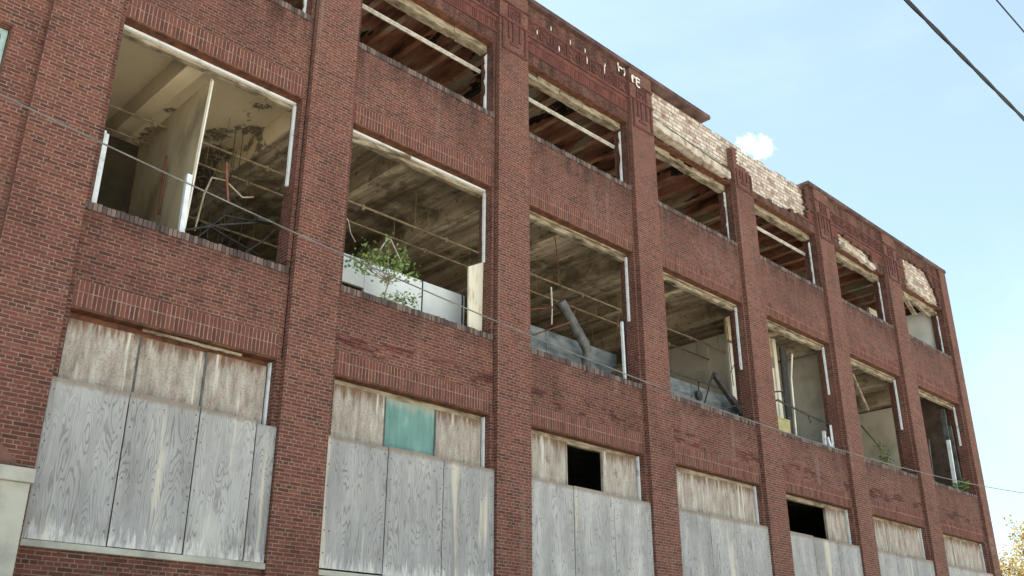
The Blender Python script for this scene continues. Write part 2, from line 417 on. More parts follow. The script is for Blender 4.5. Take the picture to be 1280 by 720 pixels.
# ---- piers
for i in range(8):
    mb = MB()
    if i == 0: mb.box(PL[0], PR[0], 0, .6, 0, 15.0)
    else: mb.box(PL[i], PR[i], 0, .6, 0, 15.0)
    courses(mb, PL[i], PR[i], 15.0, TOP, 0, .2, lambda x, z, i=i: keep_pier(i, x, z))
    pier = mb.build('pier', M['pier'], bld)
    if i == 7: continue
    # cut brick panel and rosette at the head of the pier
    x0, x1 = PL[i], PR[i]; xc = (x0 + x1) / 2
    c = MB()
    a, b = x0 + .07, x1 - .07
    c.box(a, b, -.035, 0, 15.0, 15.05)
    zt = 15.80 if i != 4 else 15.62
    c.box(a, a + .055, -.035, 0, 15.05, zt); c.box(b - .055, b, -.035, 0, 15.05, zt)
    c.box(xc - .06, xc + .06, -.03, 0, 15.2, zt)
    for s in (-1, 1):
        c.box(xc + s * .17 - .028, xc + s * .17 + .028, -.03, 0, 15.35, zt)
        c.box(min(xc + s * .06, xc + s * .142), max(xc + s * .06, xc + s * .142), -.03, 0, 15.2, 15.26)
    c.build('capital_panel', M['terra_dark'], pier)
    if i != 4:
        c = MB()
        q = .2
        for (u0, u1, w0, w1) in ((-q, q, -q, -q + .035), (-q, q, q - .035, q), (-q, -q + .035, -q + .035, q - .035), (q - .035, q, -q + .035, q - .035)):
            c.box(xc + u0, xc + u1, -.035, 0, 16.05 + w0, 16.05 + w1)
        ring = [(xc + .135 * math.cos(k * math.pi / 8), -.005, 16.05 + .135 * math.sin(k * math.pi / 8)) for k in range(17)]
        c.tube(ring, .028, 6)
        for k in range(4):
            an = math.pi / 4 + k * math.pi / 2
            c.obox((xc + .02 * math.cos(an), -.014, 16.05 + .02 * math.sin(an)), (xc + .115 * math.cos(an), -.02, 16.05 + .115 * math.sin(an)), .045, .03, (0, 1, 0))
        c.build('rosette', M['terra_dark'], pier)
        c = MB()
        c.box(x0 - .004, x1 + .004, -.045, 0, 15.81, 15.85).box(x0 - .004, x1 + .004, -.045, 0, 16.29, 16.335)
        c.build('moulding', M['terra'], pier)

# ---- bays: spandrels, sills, soldier courses
def rowlock(x0, x1, z, y0=.085, y1=.36):
    m = MB(); x = x0
    while x < x1 - .03:
        w = min(.058, x1 - x - .004)
        if True:
            d = random.uniform(-.008, .008)
            m.box(x + .004, x + w + .004, y0 + d, y1, z - .115 + random.uniform(-.003, .003), z + random.uniform(-.008, .008))
        x += .0675
    return m
def soldiers(x0, x1, z, y0=.094):
    m = MB(); x = x0; k = 0
    while x < x1 - .03:
        w = min(.0515, x1 - x - .004)
        for (a, b) in ((0, .212), (.222, .385)):
            d = random.uniform(-.003, .003)
            m.box(x + .004 + random.uniform(-.002, .002), x + w + .004, y0 + d, y0 + .05, z + a + .003, z + b)
        x += .0675
    return m

for i in range(7):
    a, b = PR[i], PL[i + 1]
    # below the ground floor windows
    MB().box(a, b, YS, .45, 0, GS - .09).build('plinth_wall', M['span'], bld)
    MB().box(a + .002, b - .002, .02 if i == 0 else .05, .5, GS - .09, GS - .005).build('stone_sill', M['stone'], bld, .008)
    for (zb, zt) in ((H1, S2), (H2, S3)):
        m = MB()
        bj = b - .032
        m.box(a, bj, YS, .45, zb + .39, zt - .118)
        m.box(a, bj, YS + .02, .45, zb + .005, zb + .39)
        m.box(a, bj, YS + .012, .45, zt - .118, zt - .012)
        m.box(bj, b, .2, .45, zb, zt - .012)
        sp = m.build('spandrel', M['span'], bld)
        soldiers(a + .1, b - .1, zb).build('soldier_course', M['soldier'], sp)
        MB().box(a + .1, b - .1, YS - .002, YS + .02, zb + .002, zb + .39).build('mortar_bed', M['mortar'], sp)
        MB().box(a, a + .1, YS, YS + .02, zb, zb + .39).build('brick_return', M['span'], sp)
        MB().box(b - .1, bj, YS, YS + .02, zb, zb + .39).build('brick_return', M['span'], sp)
        rowlock(a + .004, b - .034, zt).build('brick_sill', M['rowlock'], sp)
    # parapet: backing wall and face brick
    mb = MB()
    top = TOP if i not in (3, 4) else TOP - .1
    mb.box(a - (.45 if i else 0), b + .45, .2, .5, 15.125 if i != 3 else 15.64, 16.5)
    courses(mb, a - (.449 if i else 0), b + .449, 16.5, top, .2, .5, lambda x, z: (i not in (3, 4)) or x < 20.5 or x > 25.7 or z < 16.62 + .5 * jx(x))
    back = mb.build('parapet_backing', M['backing'], bld)
    mb = MB()
    courses(mb, a, b, H3, TOP, YS, .2, lambda x, z, i=i: keep_bay(i, x, z))
    par = mb.build('parapet_face', M['span'], bld)
    if i in (3,): continue
    def ok(x0, x1, z): return keep_bay(i, x0, z) and keep_bay(i, x1, z) and keep_bay(i, (x0 + x1) / 2, z)
    m = MB(); x = a + .05
    while x < b - .09:
        if ok(x, x + .06, 15.46) and ok(x, x + .06, 15.66): m.box(x + .003, x + .0575, YS - .012 + random.uniform(-.003, .003), YS, 15.45, 15.665)
        elif m.v: m.build('soldier_band', M['soldier'], par); m = MB()
        x += .0675
    if m.v: m.build('soldier_band', M['soldier'], par)
    def seg(z0, z1, d, name, mat):
        m = MB(); x = a + .002; step = .22
        while x < b - .002:
            e = min(x + step, b - .002)
            if ok(x, e, z0) and ok(x, e, z1): m.box(x, e - .003, YS - d, YS, z0, z1)
            elif m.v: m.build(name, mat, par); m = MB()
            x = e
        if m.v: m.build(name, mat, par)
    seg(15.82, 15.87, .05, 'moulding', M['terra']); seg(16.28, 16.325, .045, 'moulding', M['terra'])
    seg(15.70, 15.81, .012, 'string_course', M['terra']); seg(15.385, 15.43, .03, 'moulding', M['terra_dark'])
    n = 8; w = (b - a) / n
    for k in range(n):
        xc = a + (k + .5) * w; zc = 16.075; q = .195
        if not (ok(xc - q, xc + q, zc - q) and ok(xc - q, xc + q, zc + q)): continue
        t = MB()
        for (u0, u1, w0, w1) in ((-q, q, -q, -q + .025), (-q, q, q - .025, q), (-q, -q + .025, -q + .025, q - .025), (q - .025, q, -q + .025, q - .025)):
            t.box(xc + u0, xc + u1, YS - .022, YS, zc + w0, zc + w1)
        if k % 2 == 0:
            t.tube([(xc + .125 * math.cos(j * math.pi / 8), YS - .004, zc + .125 * math.sin(j * math.pi / 8)) for j in range(17)], .024, 6)
            t.tube([(xc + .05 * math.cos(j * math.pi / 5), YS - .004, zc + .05 * math.sin(j * math.pi / 5)) for j in range(11)], .014, 5)
        else:
            for j in range(4):
                an = math.pi / 4 + j * math.pi / 2
                t.obox((xc + .025 * math.cos(an), YS - .006, zc + .025 * math.sin(an)), (xc + .17 * math.cos(an), YS - .016, zc + .17 * math.sin(an)), .06, .03, (0, 1, 0))
        t.build('frieze_tile', M['terra_dark'] if random.random() < .7 else M['terra'], par)
    if i == 2:   # lime runs in the joints of the frieze
        m = MB()
        for (x, z, h) in ((13.98, 16.36, .13), (14.66, 16.32, .14), (15.26, 16.06, .2), (15.92, 16.1, .24), (14.25, 15.9, .16), (13.5, 16.0, .12), (15.2, 16.36, .12), (17.0, 15.9, .2), (15.95, 16.32, .1)):
            m.box(x, x + .016, YS - .052, YS - .046, z, z + h).box(x + .004, x + .028, YS - .051, YS - .046, z + h * .4, z + h * .7)
        m.build('lime_streak', M['graffiti'], par)

# ---- wall left of the wide pier
l = MB()
l.box(XW0, PL[0], YS, .45, 0, 8.2).box(XW0, .75, YS, .45, 8.2, 10.45).box(2.83, PL[0], YS, .45, 8.2, 10.45)
l.box(XW0, PL[0], YS, .45, 10.45, TOP)
l.build('stair_wall', M['pier'], bld)
sw = MB().box(.76, 2.82, .26, .33, 10.36, 10.44).box(.76, .83, .26, .33, 8.26, 10.36).box(2.75, 2.82, .26, .33, 8.26, 10.36).box(.76, 2.82, .26, .33, 8.2, 8.26).box(1.76, 1.82, .27, .32, 8.26, 10.36).build('window', plain('turquoise_frame', (.3, .46, .45), (.5, .66, .65), 6, .5), bld)
MB().box(.83, 2.75, .29, .30, 8.26, 10.36).build('pane', plain('dusty_pane', (.12, .15, .15), (.3, .34, .33), 2, .25), sw)

# ---- coping, roof, floors, outer walls
MB().box(XW0, 20.44, -.03, .56, TOP + .003, TOP + .125).build('coping', M['coping'], bld, .012)
MB().box(25.74, XE + .06, -.03, .56, TOP + .003, TOP + .125).build('coping', M['coping'], bld, .012)
MB().box(XE - .3, XE, .6, YB, 0, TOP).build('end_wall', M['pier'], bld)
MB().box(XW0, XE, YB, YB + .4, 0, TOP).build('back_wall', M['pier'], bld)
MB().box(XW0 - .3, XW0, YS, YB, 0, TOP).build('end_wall', M['pier'], bld)
MB().box(XW0, XE - .302, .46, YB - .01, 6.95, 7.3).build('floor_slab', M['floor'], bld)
MB().box(XW0, XE - .302, .46, YB - .01, 11.95, 12.3).build('floor_slab', M['ceil'], bld)
MB().box(XW0, XE - .302, .51, YB - .01, 15.75, 16.0).build('roof_slab', M['deck'], bld)
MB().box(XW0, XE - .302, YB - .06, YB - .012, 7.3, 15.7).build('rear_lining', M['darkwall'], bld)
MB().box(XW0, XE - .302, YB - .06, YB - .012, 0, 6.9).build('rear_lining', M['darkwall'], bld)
# ceiling beams on the pier lines and in mid bay, running back from the street
for k in range(-1, 12):
    x = 8.107 + 2.3 * k
    if x > 35: continue
    MB().box(x - .15, x + .15, .46, YB - .07, 11.5, 11.948).build('ceiling_beam', M['ceil'], bld, .015)
x = 4.4
while x < 35.2:
    MB().box(x - .07, x + .07, .52, YB - .07, 15.5, 15.748).build('roof_joist', M['deck'], bld)
    x += .767
# sprinkler pipes along the ceiling
for (y, z, r) in ((2.3, 11.2, .026), (3.06, 11.2, .022), (5.2, 11.15, .026)):
    m = MB().tube([(4.3, y, z), (24.0, y, z)], r, 8)
    for k in range(9):
        hx = 5 + 2.3 * k; m.tube([(hx, y, z), (hx, y, 11.95)], .008, 5)
        m.tube([(hx + .9, y, z - .09), (hx + .9, y, z + .05)], .035, 6)
    m.build('sprinkler_pipe', M['pipe'], bld)

# ---- second and top floor windows
JB = {0: 9.76, 1: 9.78, 2: 9.74, 3: 9.62, 4: 9.9, 5: 9.7, 6: 9.95}
for i in range(7):
    a, b = PR[i] + .1, PL[i + 1] - .1
    # second floor
    w = MB().box(a, b, .11, .3, H2 - .03, H2).build('window', M['rust'], bld)
    for (u, v) in ((PR[i], a), (b, PL[i + 1])):
        (MB().box(u, v, YS, .45, S2 - .006, H2 - .002) if u < b else MB().box(u, v - .032, YS, .45, S2 - .006, H2 - .002).box(v - .032, v, .2, .45, S2 - .006, H2 - .002)).build('brick_jamb', M['span'], w)
    MB().box(a + .01, b - .01, .29, .345, H2 - .075, H2 - .032).build('head_frame', M['white'] if i in (0, 1) else M['lintel'], w)
    hb = MB(); x = a + .02; zb = H2 - (.185 if i else .14)
    while x < b - .02:
        e = min(x + random.uniform(.25, .7), b - .02)
        hb.box(x, e, .35, .46, zb + random.uniform(-.02, .03), H2 - .034); x = e
    hb.build('lintel_board', M['lintel'], w)
    fr = MB()
    zz = H2 - .1
    while zz > JB[i]:
        e = max(zz - .55, JB[i]); d = random.uniform(0, .008)
        fr.box(b - .045 - d, b - .004, .285, .335 + d, e, zz); zz = e
    fr.build('jamb_frame', M['white'], w)
    if i == 0:
        MB().box(a + .004, a + .05, .285, .35, 9.5, H2 - .1).build('jamb_frame', M['white'], w)
    # top floor
    w = MB().box(a, b, .11, .3, H3 - .03, H3 - .003).build('window', M['rust'], bld)
    for (u, v) in ((PR[i], a), (b, PL[i + 1])):
        (MB().box(u, v, YS, .45, S3 - .006, H3 - .003) if u < b else MB().box(u, v - .032, YS, .45, S3 - .006, H3 - .003).box(v - .032, v, .2, .45, S3 - .006, H3 - .003)).build('brick_jamb', M['span'], w)
    hb = MB(); x = a + .02
    while x < b - .02:
        e = min(x + random.uniform(.15, .6), b - .02)
        hb.box(x, e, .28 + random.uniform(0, .03), .5, H3 - .19 + random.uniform(-.03, .025), H3 - .033 - (random.random() < .25) * .06); x = e
    hb.build('lintel_board', M['lintel'], w)
    lft = []; zz = H3 - .25
    while zz > S3 + .02:
        lft.append((b - random.choice((.012, .03, .055, .06)), zz)); zz -= random.uniform(.05, .16)
    jf = MB().prism([(b - .003, S3), (b - .003, H3 - .25)] + lft + [(b - .03, S3)], .30, .34)
    jf.build('jamb_frame', M['white'], w)
    if i in (0, 1, 2, 4):
        r = MB().box(a + .01, b - .01, .49, .53, 14.5, 14.545).box(a + .01, b - .01, .505, .535, 14.46, 14.5)
        r.build('window_rail', M['rod'], w)

# ---- loosened lintel pieces at the broken parapet
def crumbled(x0, x1, za, zb, h, y0, y1, n):
    top = []; bot = []
    for k in range(n + 1):
        t = k / n; x = x0 + (x1 - x0) * t; z = za + (zb - za) * t
        top.append((x, z + random.uniform(-.02, .02))); bot.append((x + random.uniform(-.03, .03) * (0 < k < n), z - h + random.uniform(-.035, .035)))
    return MB().prism(top[::-1] + bot, y0, y1)
crumbled(17.78, 21.3, 15.63, 15.42, .22, .03, .3, 22).build('slipped_lintel', M['crumb'], bld)
MB().prism([(17.78, 15.69), (17.78, 15.634), (21.3, 15.424), (21.3, 15.5)], .05, .199).build('moss_ledge', M['moss'], bld)
crumbled(27.7, 29.75, 15.34, 15.16, .15, .0, .12, 12).build('slipped_lintel', M['crumb'], bld)
crumbled(29.68, 29.98, 15.42, 15.36, .32, .03, .15, 4).build('broken_brick', M['smear'], bld)
crumbled(32.2, 34.3, 15.42, 15.17, .15, .0, .12, 12).build('slipped_lintel', M['crumb'], bld)
m = MB().obox((32.3, .3, 14.95), (33.6, .5, 14.55), .12, .12).obox((33.0, .35, 15.0), (34.6, .4, 14.72), .1, .1)
m.build('slipped_lintel', M['lintel'], bld)

# ---- ground floor windows with their boards
SE = {0: [4.235, 5.31, 6.37, 7.30, 7.652], 1: None, 2: None, 3: None, 4: None, 5: None, 6: None}
for i in range(7):
    a, b = PR[i], PL[i + 1]
    w = MB().box(a + .1, b - .1, .12, .3, H1 - .03, H1).build('window', M['rust'], bld)
    for (u, v) in ((a, a + .1), (b - .1, b)):
        MB().box(u, v, YS, .45, GS, H1 - .002).build('brick_jamb', M['span'], w)
    MB().box(a + .11, b - .11, .3, .4, H1 - .14, H1 - .032).build('lintel_board', M['rust'] if i == 0 else M['lintel'], w)
    MB().box(a + .104, a + .14, .235, .3, 5.5, H1 - .05).build('jamb_frame', M['white'], w)
    MB().box(b - .14, b - .104, .235, .3, 5.5, H1 - .05).build('jamb_frame', M['white'], w)
    xs = SE[i] or [a + .012 + (b - a - .024) * k / 3 for k in range(4)]
    for k in range(len(xs) - 1):
        dz = random.uniform(-.02, .015) - (.05 if (i == 0 and k == 3) else 0)
        MB().box(xs[k] + .009, xs[k + 1] - .009, .052 + random.uniform(0, .006), .075, GS + random.uniform(0, .02), 5.55 + dz).build('plywood_sheet', M['ply'], w, .003)
    u0, u1 = a + .15, b - .155; L = (u1 - u0) / 3
    for k in range(3):
        if (i == 2 and k == 1) or (i == 4 and k < 2): continue
        if i == 4 and k == 2: pass
        mat = M['teal'] if (i == 1 and k == 1) else M['transom']
        y = .265 + random.uniform(0, .02)
        o = MB().box(u0 + L * k + .012, u0 + L * (k + 1) - .012, y, y + .016, 5.45, H1 - .13 + random.uniform(-.01, .03)).build('transom_board', mat, w)
        if mat is M['teal']: o['label'] = 'dirty teal sheet'
    for k in (1, 2):
        if i == 4 and k == 1: continue
        MB().box(u0 + L * k - .016, u0 + L * k + .016, .262, .33, 5.45, H1 - .13).build('mullion', M['duct'] if i in (0, 1) else M['transom'], w)
    if i == 0:
        m = MB()
        for k in range(16):
            x0 = 5.4 + k * .1
            m.box(x0, x0 + .096, .20, .235 + random.uniform(0, .01), H1 - .075 - random.random() * .012, H1 - .04)
        m.build('flaking_strip', M['lintel'], w)

# ---- stone surround and smear at the lower left, graffiti
MB().box(1.4, 4.15, -.18, -.002, 0, 4.08).build('stone_base', M['stone'], bld)
MB().box(1.35, 4.18, -.24, -.002, 4.083, 4.26).build('stone_cap', M['stone'], bld, .012)
MB().prism([(3.3, 4.27), (3.95, 4.27), (4.0, 4.36), (3.82, 4.52), (3.7, 4.63), (3.3, 4.66)], -.012, -.001).build('mortar_smear', M['smear'], bld)
def letter(x, z, y, s, strokes):
    g = MB()
    for st in strokes:
        for (u0, v0), (u1, v1) in zip(st, st[1:]):
            g.obox((x + u0 * s, y, z + v0 * s), (x + u1 * s, y, z + v1 * s), .038, .008, (0, 1, 0))
    g.build('graffiti', M['graffiti'], bld)
letter(16.47, 16.45, YS - .056, .25, [[(.0, 1), (.05, .55), (.12, 0)], [(.03, .6), (.72, .55)], [(-.02, .7), (.06, .4)]])
letter(16.70, 16.41, YS - .056, .23, [[(.0, 1), (.22, .6), (0, 0)], [(.05, .9), (.2, .45)]])
letter(16.885, 16.27, -.052, .22, [[(.02, .8), (.2, 1), (.75, .85)], [(.02, .8), (.2, 0)], [(.12, .75), (.3, .5)]])
letter(17.07, 16.24, -.052, .26, [[(.05, 1), (0, .25), (.1, .02), (.55, 0)], [(.05, 1), (.6, .92)], [(.03, .55), (.55, .6)]])

# ---- inside the second floor
pw = MB().add([(5.86, .55, 7.3), (5.91, .55, 7.3), (6.24, 3.6, 7.3), (6.18, 3.6, 7.3), (6.06, .62, 11.4), (6.11, .62, 11.4), (6.24, 3.6, 11.5), (6.18, 3.6, 11.5)],
         [(0, 3, 2, 1), (4, 5, 6, 7), (0, 1, 5, 4), (1, 2, 6, 5), (2, 3, 7, 6), (3, 0, 4, 7)])
pw.build('partition_wall', M['plaster'], bld)
MB().obox((5.885, .535, 7.3), (6.085, .605, 11.35), .05, .03).build('partition_stud', M['palewall'], bld)
MB().box(5.1, 6.17, 3.6, 3.68, 7.3, 11.4).build('partition_wall', M['darkwall'], bld)
# white office partition in the second bay
m = MB().box(8.6, 9.68, .92, .98, 8.68, 9.24).box(9.69, 11.06, .92, .98, 7.3, 9.24).box(11.085, 12.12, .92, .98, 7.3, 9.24)
m.box(12.123, 12.18, .92, 3.2, 7.3, 9.24)
m.build('low_partition', M['panel'], bld)
MB().box(11.063, 11.082, .905, .985, 7.3, 9.27).box(12.10, 12.122, .90, .918, 7.3, 9.25).build('partition_joint', M['black'], bld)
# cross walls seen through the far bays
MB().box(24.05, 24.2, 1.55, 9.0, 7.3, 11.9).build('partition_wall', M['palewall'], bld)
MB().box(24.0, 24.05, 3.1, 3.25, 7.3, 11.6).box(24.0, 24.05, 2.05, 2.2, 7.3, 11.5).box(24.0, 24.05, 3.25, 9.0, 10.9, 11.05).build('wall_pilaster', M['palewall'], bld)
MB().box(22.6, 23.1, 1.45, 1.54, 7.3, 11.0).box(23.1, 24.95, 1.45, 1.54, 7.3, 10.75).box(24.95, 25.12, 1.4, 1.54, 7.3, 11.7).build('partition_wall', M['palewall'], bld)
MB().box(22.6, 24.96, 1.46, 1.53, 11.1, 11.9).build('bulkhead', M['plaster'], bld)
MB().box(27.25, 27.35, .8, 4.5, 7.3, 11.75).build('partition_wall', M['palewall'], bld)
MB().box(27.2, 27.25, 1.0, 1.12, 7.3, 11.6).build('wall_pilaster', M['plaster'], bld)
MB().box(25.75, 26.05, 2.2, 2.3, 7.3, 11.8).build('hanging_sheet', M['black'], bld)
MB().box(35.4, 35.51, 2.05, 8.0, 7.3, 11.9).build('partition_wall', M['palewall'], bld)
MB().box(35.38, 35.51, .62, 2.05, 7.3, 11.9).build('partition_wall', M['brownwall'], bld)  # end wall is darker brown over the stretch nearest the street
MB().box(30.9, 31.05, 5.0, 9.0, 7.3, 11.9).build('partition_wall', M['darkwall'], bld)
MB().box(33.0, 35.39, 1.9, 2.0, 13.0, 15.1).build('partition_wall', M['palewall'], bld)
MB().box(35.38, 35.51, .62, 1.9, 12.3, 15.3).build('partition_wall', M['panel'], bld)

# ------------------------------------------------------------------ wreckage standing in the openings
def thing(name, label, cat, mat, build, group=None, bevel=0):
    m = MB(); build(m)
    # origin at the base centre of the thing
    xs = [v[0] for v in m.v]; ys = [v[1] for v in m.v]; zs = [v[2] for v in m.v]
    o = Vector(((min(xs) + max(xs)) / 2, (min(ys) + max(ys)) / 2, min(zs)))
    m.v = [tuple(Vector(v) - o) for v in m.v]
    ob = m.build(name, mat, None, bevel); ob.location = o
    return tag(ob, label, cat, group)

thing('steel_post', 'grey white steel post at the left edge of the cream ceilinged opening', 'post', M['white'],
      lambda m: m.box(4.40, 4.43, .30, .42, 8.18, 9.5).box(4.43, 4.475, .30, .325, 8.18, 9.46).tube([(4.44, .295, 8.75), (4.44, .29, 8.75)], .02, 8))
thing('steel_post', 'grey white steel post at the front end of the tan partition', 'post', M['white'],
      lambda m: m.box(5.80, 5.83, .38, .46, 8.18, 9.35).box(5.83, 5.885, .38, .40, 8.18, 9.35))
thing('red_conduit', 'short red conduit hanging over the tangle right of the tan partition', 'conduit', M['red'],
      lambda m: m.tube([(6.46, .45, 9.84), (6.52, .45, 9.45), (6.58, .46, 9.15)], .02, 6))
thing('red_conduit', 'thin red conduit leaning on the left of the tan partition', 'conduit', M['red'],
      lambda m: m.tube([(5.95, 1.7, 10.3), (5.99, 1.75, 9.2)], .02, 6))
def tangle(m):
    m.tube([(5.72, .42, 8.30), (6.5, .5, 8.72), (7.5, .55, 9.16)], .018, 6)
    m.tube([(6.95, .4, 8.34), (7.3, .5, 8.7), (7.53, .55, 9.0)], .02, 6)
    m.tube([(6.1, .5, 8.3), (6.6, .55, 8.95), (7.54, .8, 9.2)], .014, 6)
    m.tube([(6.3, .9, 8.9), (7.5, .9, 8.62)], .014, 6)
    m.tube([(6.2, 1.3, 8.3), (6.25, 1.3, 9.8), (6.5, 1.3, 9.95), (7.2, 1.2, 9.6)], .012, 6)
    m.obox((7.1, .45, 9.02), (7.45, .5, 9.1), .1, .06)
    for k in range(6):
        x = 6.4 + k * .19; m.tube([(x, 1.0 + .1 * k, 8.0), (x + random.uniform(-.2, .2), 1.2, 10.6 + random.uniform(-.6, .6))], .008, 5)
thing('bent_bars', 'tangle of bent dark bars and wires in the cream ceilinged opening', 'scrap metal', M['black'], tangle)
thing('loose_conduit', 'pale looping conduit hanging right of the tan partition', 'conduit', M['pipe'],
      lambda m: m.tube([(6.12, .55, 8.5), (6.2, .56, 9.2), (6.3, .58, 9.55), (6.55, .6, 9.6), (6.9, .62, 9.42), (7.1, .62, 9.5)], .017, 6))
thing('leaning_board', 'stained off white board leaning beside the right jamb behind the sapling', 'board', M['palewall'] if False else plain('rust_stained_board', (.30, .2, .09), (.66, .62, .5), 2.2, .8, st=(3, 1, .7), lo=.3, hi=.5),
      lambda m: m.prism([(11.78, 8.19), (12.13, 8.19), (12.15, 9.80), (11.76, 9.58)], .33, .37))
thing('bent_conduit', 'bent white conduit arching over the green sapling', 'conduit', M['rod'],
      lambda m: m.tube([(9.85, .7, 9.45), (10.0, .7, 9.72), (10.08, .7, 9.74), (10.45, .75, 9.3)], .014, 6))
thing('hanging_wire', 'pale wire curling down from the ceiling left of the sapling', 'wire', M['rod'],
      lambda m: m.tube([(9.3, 1.2, 10.2), (9.42, 1.2, 10.1), (9.5, 1.2, 9.85), (9.62, 1.2, 9.7)], .01, 6))
thing('slipped_trim', 'loose pale trim strip sloping under the lintel over the sapling opening', 'trim', M['lintel'],
      lambda m: m.obox((8.72, .28, 11.18), (10.15, .3, 11.40), .05, .07))
# third bay
thing('metal_duct', 'flattened blue grey duct lying along the opening with the elbow pipe', 'duct', M['greymetal'],
      lambda m: m.box(13.5, 17.0, .95, 1.15, 8.55, 9.14).box(13.5, 17.0, .94, .95, 8.83, 8.86).box(14.6, 14.63, .935, .95, 8.56, 9.12).box(16.0, 16.03, .935, .95, 8.56, 9.12))
def elbow(m):
    p = [(14.72, .6, 9.75), (15.1, .6, 9.35), (15.46, .6, 8.96), (15.6, .62, 8.78), (15.58, .64, 8.6), (15.5, .64, 8.2)]
    m.tube(p, .115, 14)
    for q, r in ((1, .125), (2, .125), (4, .128)):
        a = Vector(p[q]); d = (Vector(p[q]) - Vector(p[q - 1])).normalized() * .02
        m.tube([a - d, a + d], r, 14)
thing('elbow_duct', 'round grey duct with an elbow fallen across the opening', 'duct', M['duct'], elbow)
thing('white_post', 'thin white post standing in the opening with the elbow pipe', 'post', M['white'],
      lambda m: m.obox((16.62, .42, 8.19), (16.6, .42, 9.72), .06, .05))
thing('dark_panel', 'dark blue grey panel standing at the right jamb of the elbow pipe opening', 'panel', plain('slate_panel', (.06, .07, .085), (.13, .14, .16), 4),
      lambda m: m.box(16.74, 17.1, .52, .55, 8.0, 9.78))
def bars(m):
    m.tube([(13.4, .5, 8.5), (14.9, .5, 9.28)], .022, 6)
    m.tube([(13.4, .75, 9.2), (15.3, .75, 9.85)], .02, 6)
    m.tube([(15.9, .5, 8.2), (16.6, .52, 8.62)], .02, 6)
    m.tube([(14.8, .6, 9.5), (14.9, .9, 11.5)], .012, 6)
    m.tube([(15.15, .75, 9.1), (15.35, .75, 9.75)], .015, 6)
    m.tube([(16.42, .5, 9.2), (16.62, .5, 9.95)], .012, 6)
thing('bent_bars', 'crossed rusty bars around the fallen elbow pipe', 'scrap metal', M['rust'], bars)
thing('hanging_rod', 'pale broken rod hanging left of the elbow pipe', 'rod', M['rod'],
      lambda m: m.tube([(14.42, .6, 10.0), (14.44, .6, 9.55)], .022, 6).tube([(14.44, .6, 9.5), (14.42, .6, 9.12)], .016, 6))
# fourth bay
thing('metal_duct', 'flattened blue grey duct lying behind the tilted broken frame', 'duct', M['greymetal'],
      lambda m: m.box(18.0, 21.7, .8, 1.0, 8.4, 8.98).box(18.0, 21.7, .785, .8, 8.68, 8.71).box(19.7, 19.73, .785, .8, 8.41, 8.97))
def frame(m):
    m.obox((20.2, .42, 9.26), (21.36, .45, 8.45), .11, .13)
    m.tube([(19.55, .35, 8.3), (20.18, .42, 9.3)], .022, 6)
    m.tube([(20.1, .34, 8.28), (21.15, .36, 8.64)], .022, 6)
    m.tube([(18.2, .45, 8.95), (20.5, .5, 8.98), (21.1, .46, 8.85), (21.3, .4, 8.6), (21.1, .36, 8.4)], .022, 6)
thing('broken_frame', 'dark broken window frame tilted inside the opening', 'window frame', M['black'], frame)
thing('hanging_rod', 'thin dark rod hanging above the tilted broken frame', 'rod', M['black'],
      lambda m: m.tube([(20.98, .4, 10.9), (21.05, .42, 9.15)], .013, 6).tube([(20.98, .41, 9.5), (21.15, .41, 9.72)], .011, 6))
thing('valve_wheel', 'small round black valve hanging on the grey duct behind the frame', 'valve', M['black'],
      lambda m: m.tube([(19.95, .72, 8.72), (19.95, .76, 8.72)], .13, 14).tube([(19.95, .74, 8.8), (19.97, .74, 9.15)], .02, 6))
# fifth bay
def rail(m):
    m.tube([(22.7, .42, 9.02), (23.2, .42, 9.2), (23.5, .42, 9.16), (25.95, .42, 9.02)], .028, 8)
    m.tube([(22.8, .42, 9.34), (23.45, .42, 9.5), (23.7, .42, 9.02)], .024, 8)
    m.tube([(24.75, .42, 9.08), (24.85, .42, 8.86)], .022, 6)
thing('bent_rail', 'bent black pipe rail across the opening with the yellow panel', 'rail', M['black'], rail)
thing('yellow_panel', 'mustard yellow panel with a white cap low in a far opening', 'panel', M['yellow'],
      lambda m: m.box(22.5, 24.05, .62, .66, 7.8, 8.78).box(22.5, 24.05, .6, .68, 8.785, 8.82))
thing('white_sheet', 'white sheet standing above the mustard yellow panel', 'panel', M['panel'],
      lambda m: m.box(22.9, 24.5, 1.2, 1.24, 8.3, 9.32))
def drape(m):
    for k in range(4):
        x = 24.32 + k * .07
        m.tube([(x, .8, 11.1), (x - .05, .8, 10.0), (x - .14 - .01 * k, .75, 8.9), (x - .2 - .03 * k, .7, 8.2)], .055, 6)
thing('hanging_lining', 'dark torn lining hanging in the doorway of the pale wall', 'lining', M['black'], drape)
thing('slipped_strip', 'pale strip hanging beside the dark torn lining', 'trim', M['palewall'],
      lambda m: m.tube([(24.85, .75, 11.0), (24.62, .74, 10.2), (24.5, .7, 9.2), (24.35, .65, 8.2)], .03, 6))
def debris(m):
    m.obox((25.45, .4, 8.2), (25.5, .4, 8.75), .09, .05); m.obox((25.75, .38, 8.2), (25.68, .4, 8.6), .07, .05)
    m.obox((25.9, .38, 8.2), (25.95, .4, 9.0), .06, .06); m.obox((25.6, .36, 8.2), (25.9, .38, 8.5), .06, .04)
thing('broken_frame', 'white splintered frame pieces by the jamb right of the yellow panel', 'window frame', M['white'], debris)
# sixth bay
thing('leaning_rod', 'pale rod hanging from the lintel at an angle in a far opening', 'rod', M['lintel'],
      lambda m: m.obox((27.68, .35, 10.95), (28.42, .36, 9.93), .06, .05))
thing('leaning_bar', 'dark bar sloping down over the pale back wall of a far opening', 'bar', M['black'],
      lambda m: m.tube([(27.9, .4, 9.35), (28.95, .42, 8.88)], .028, 6))
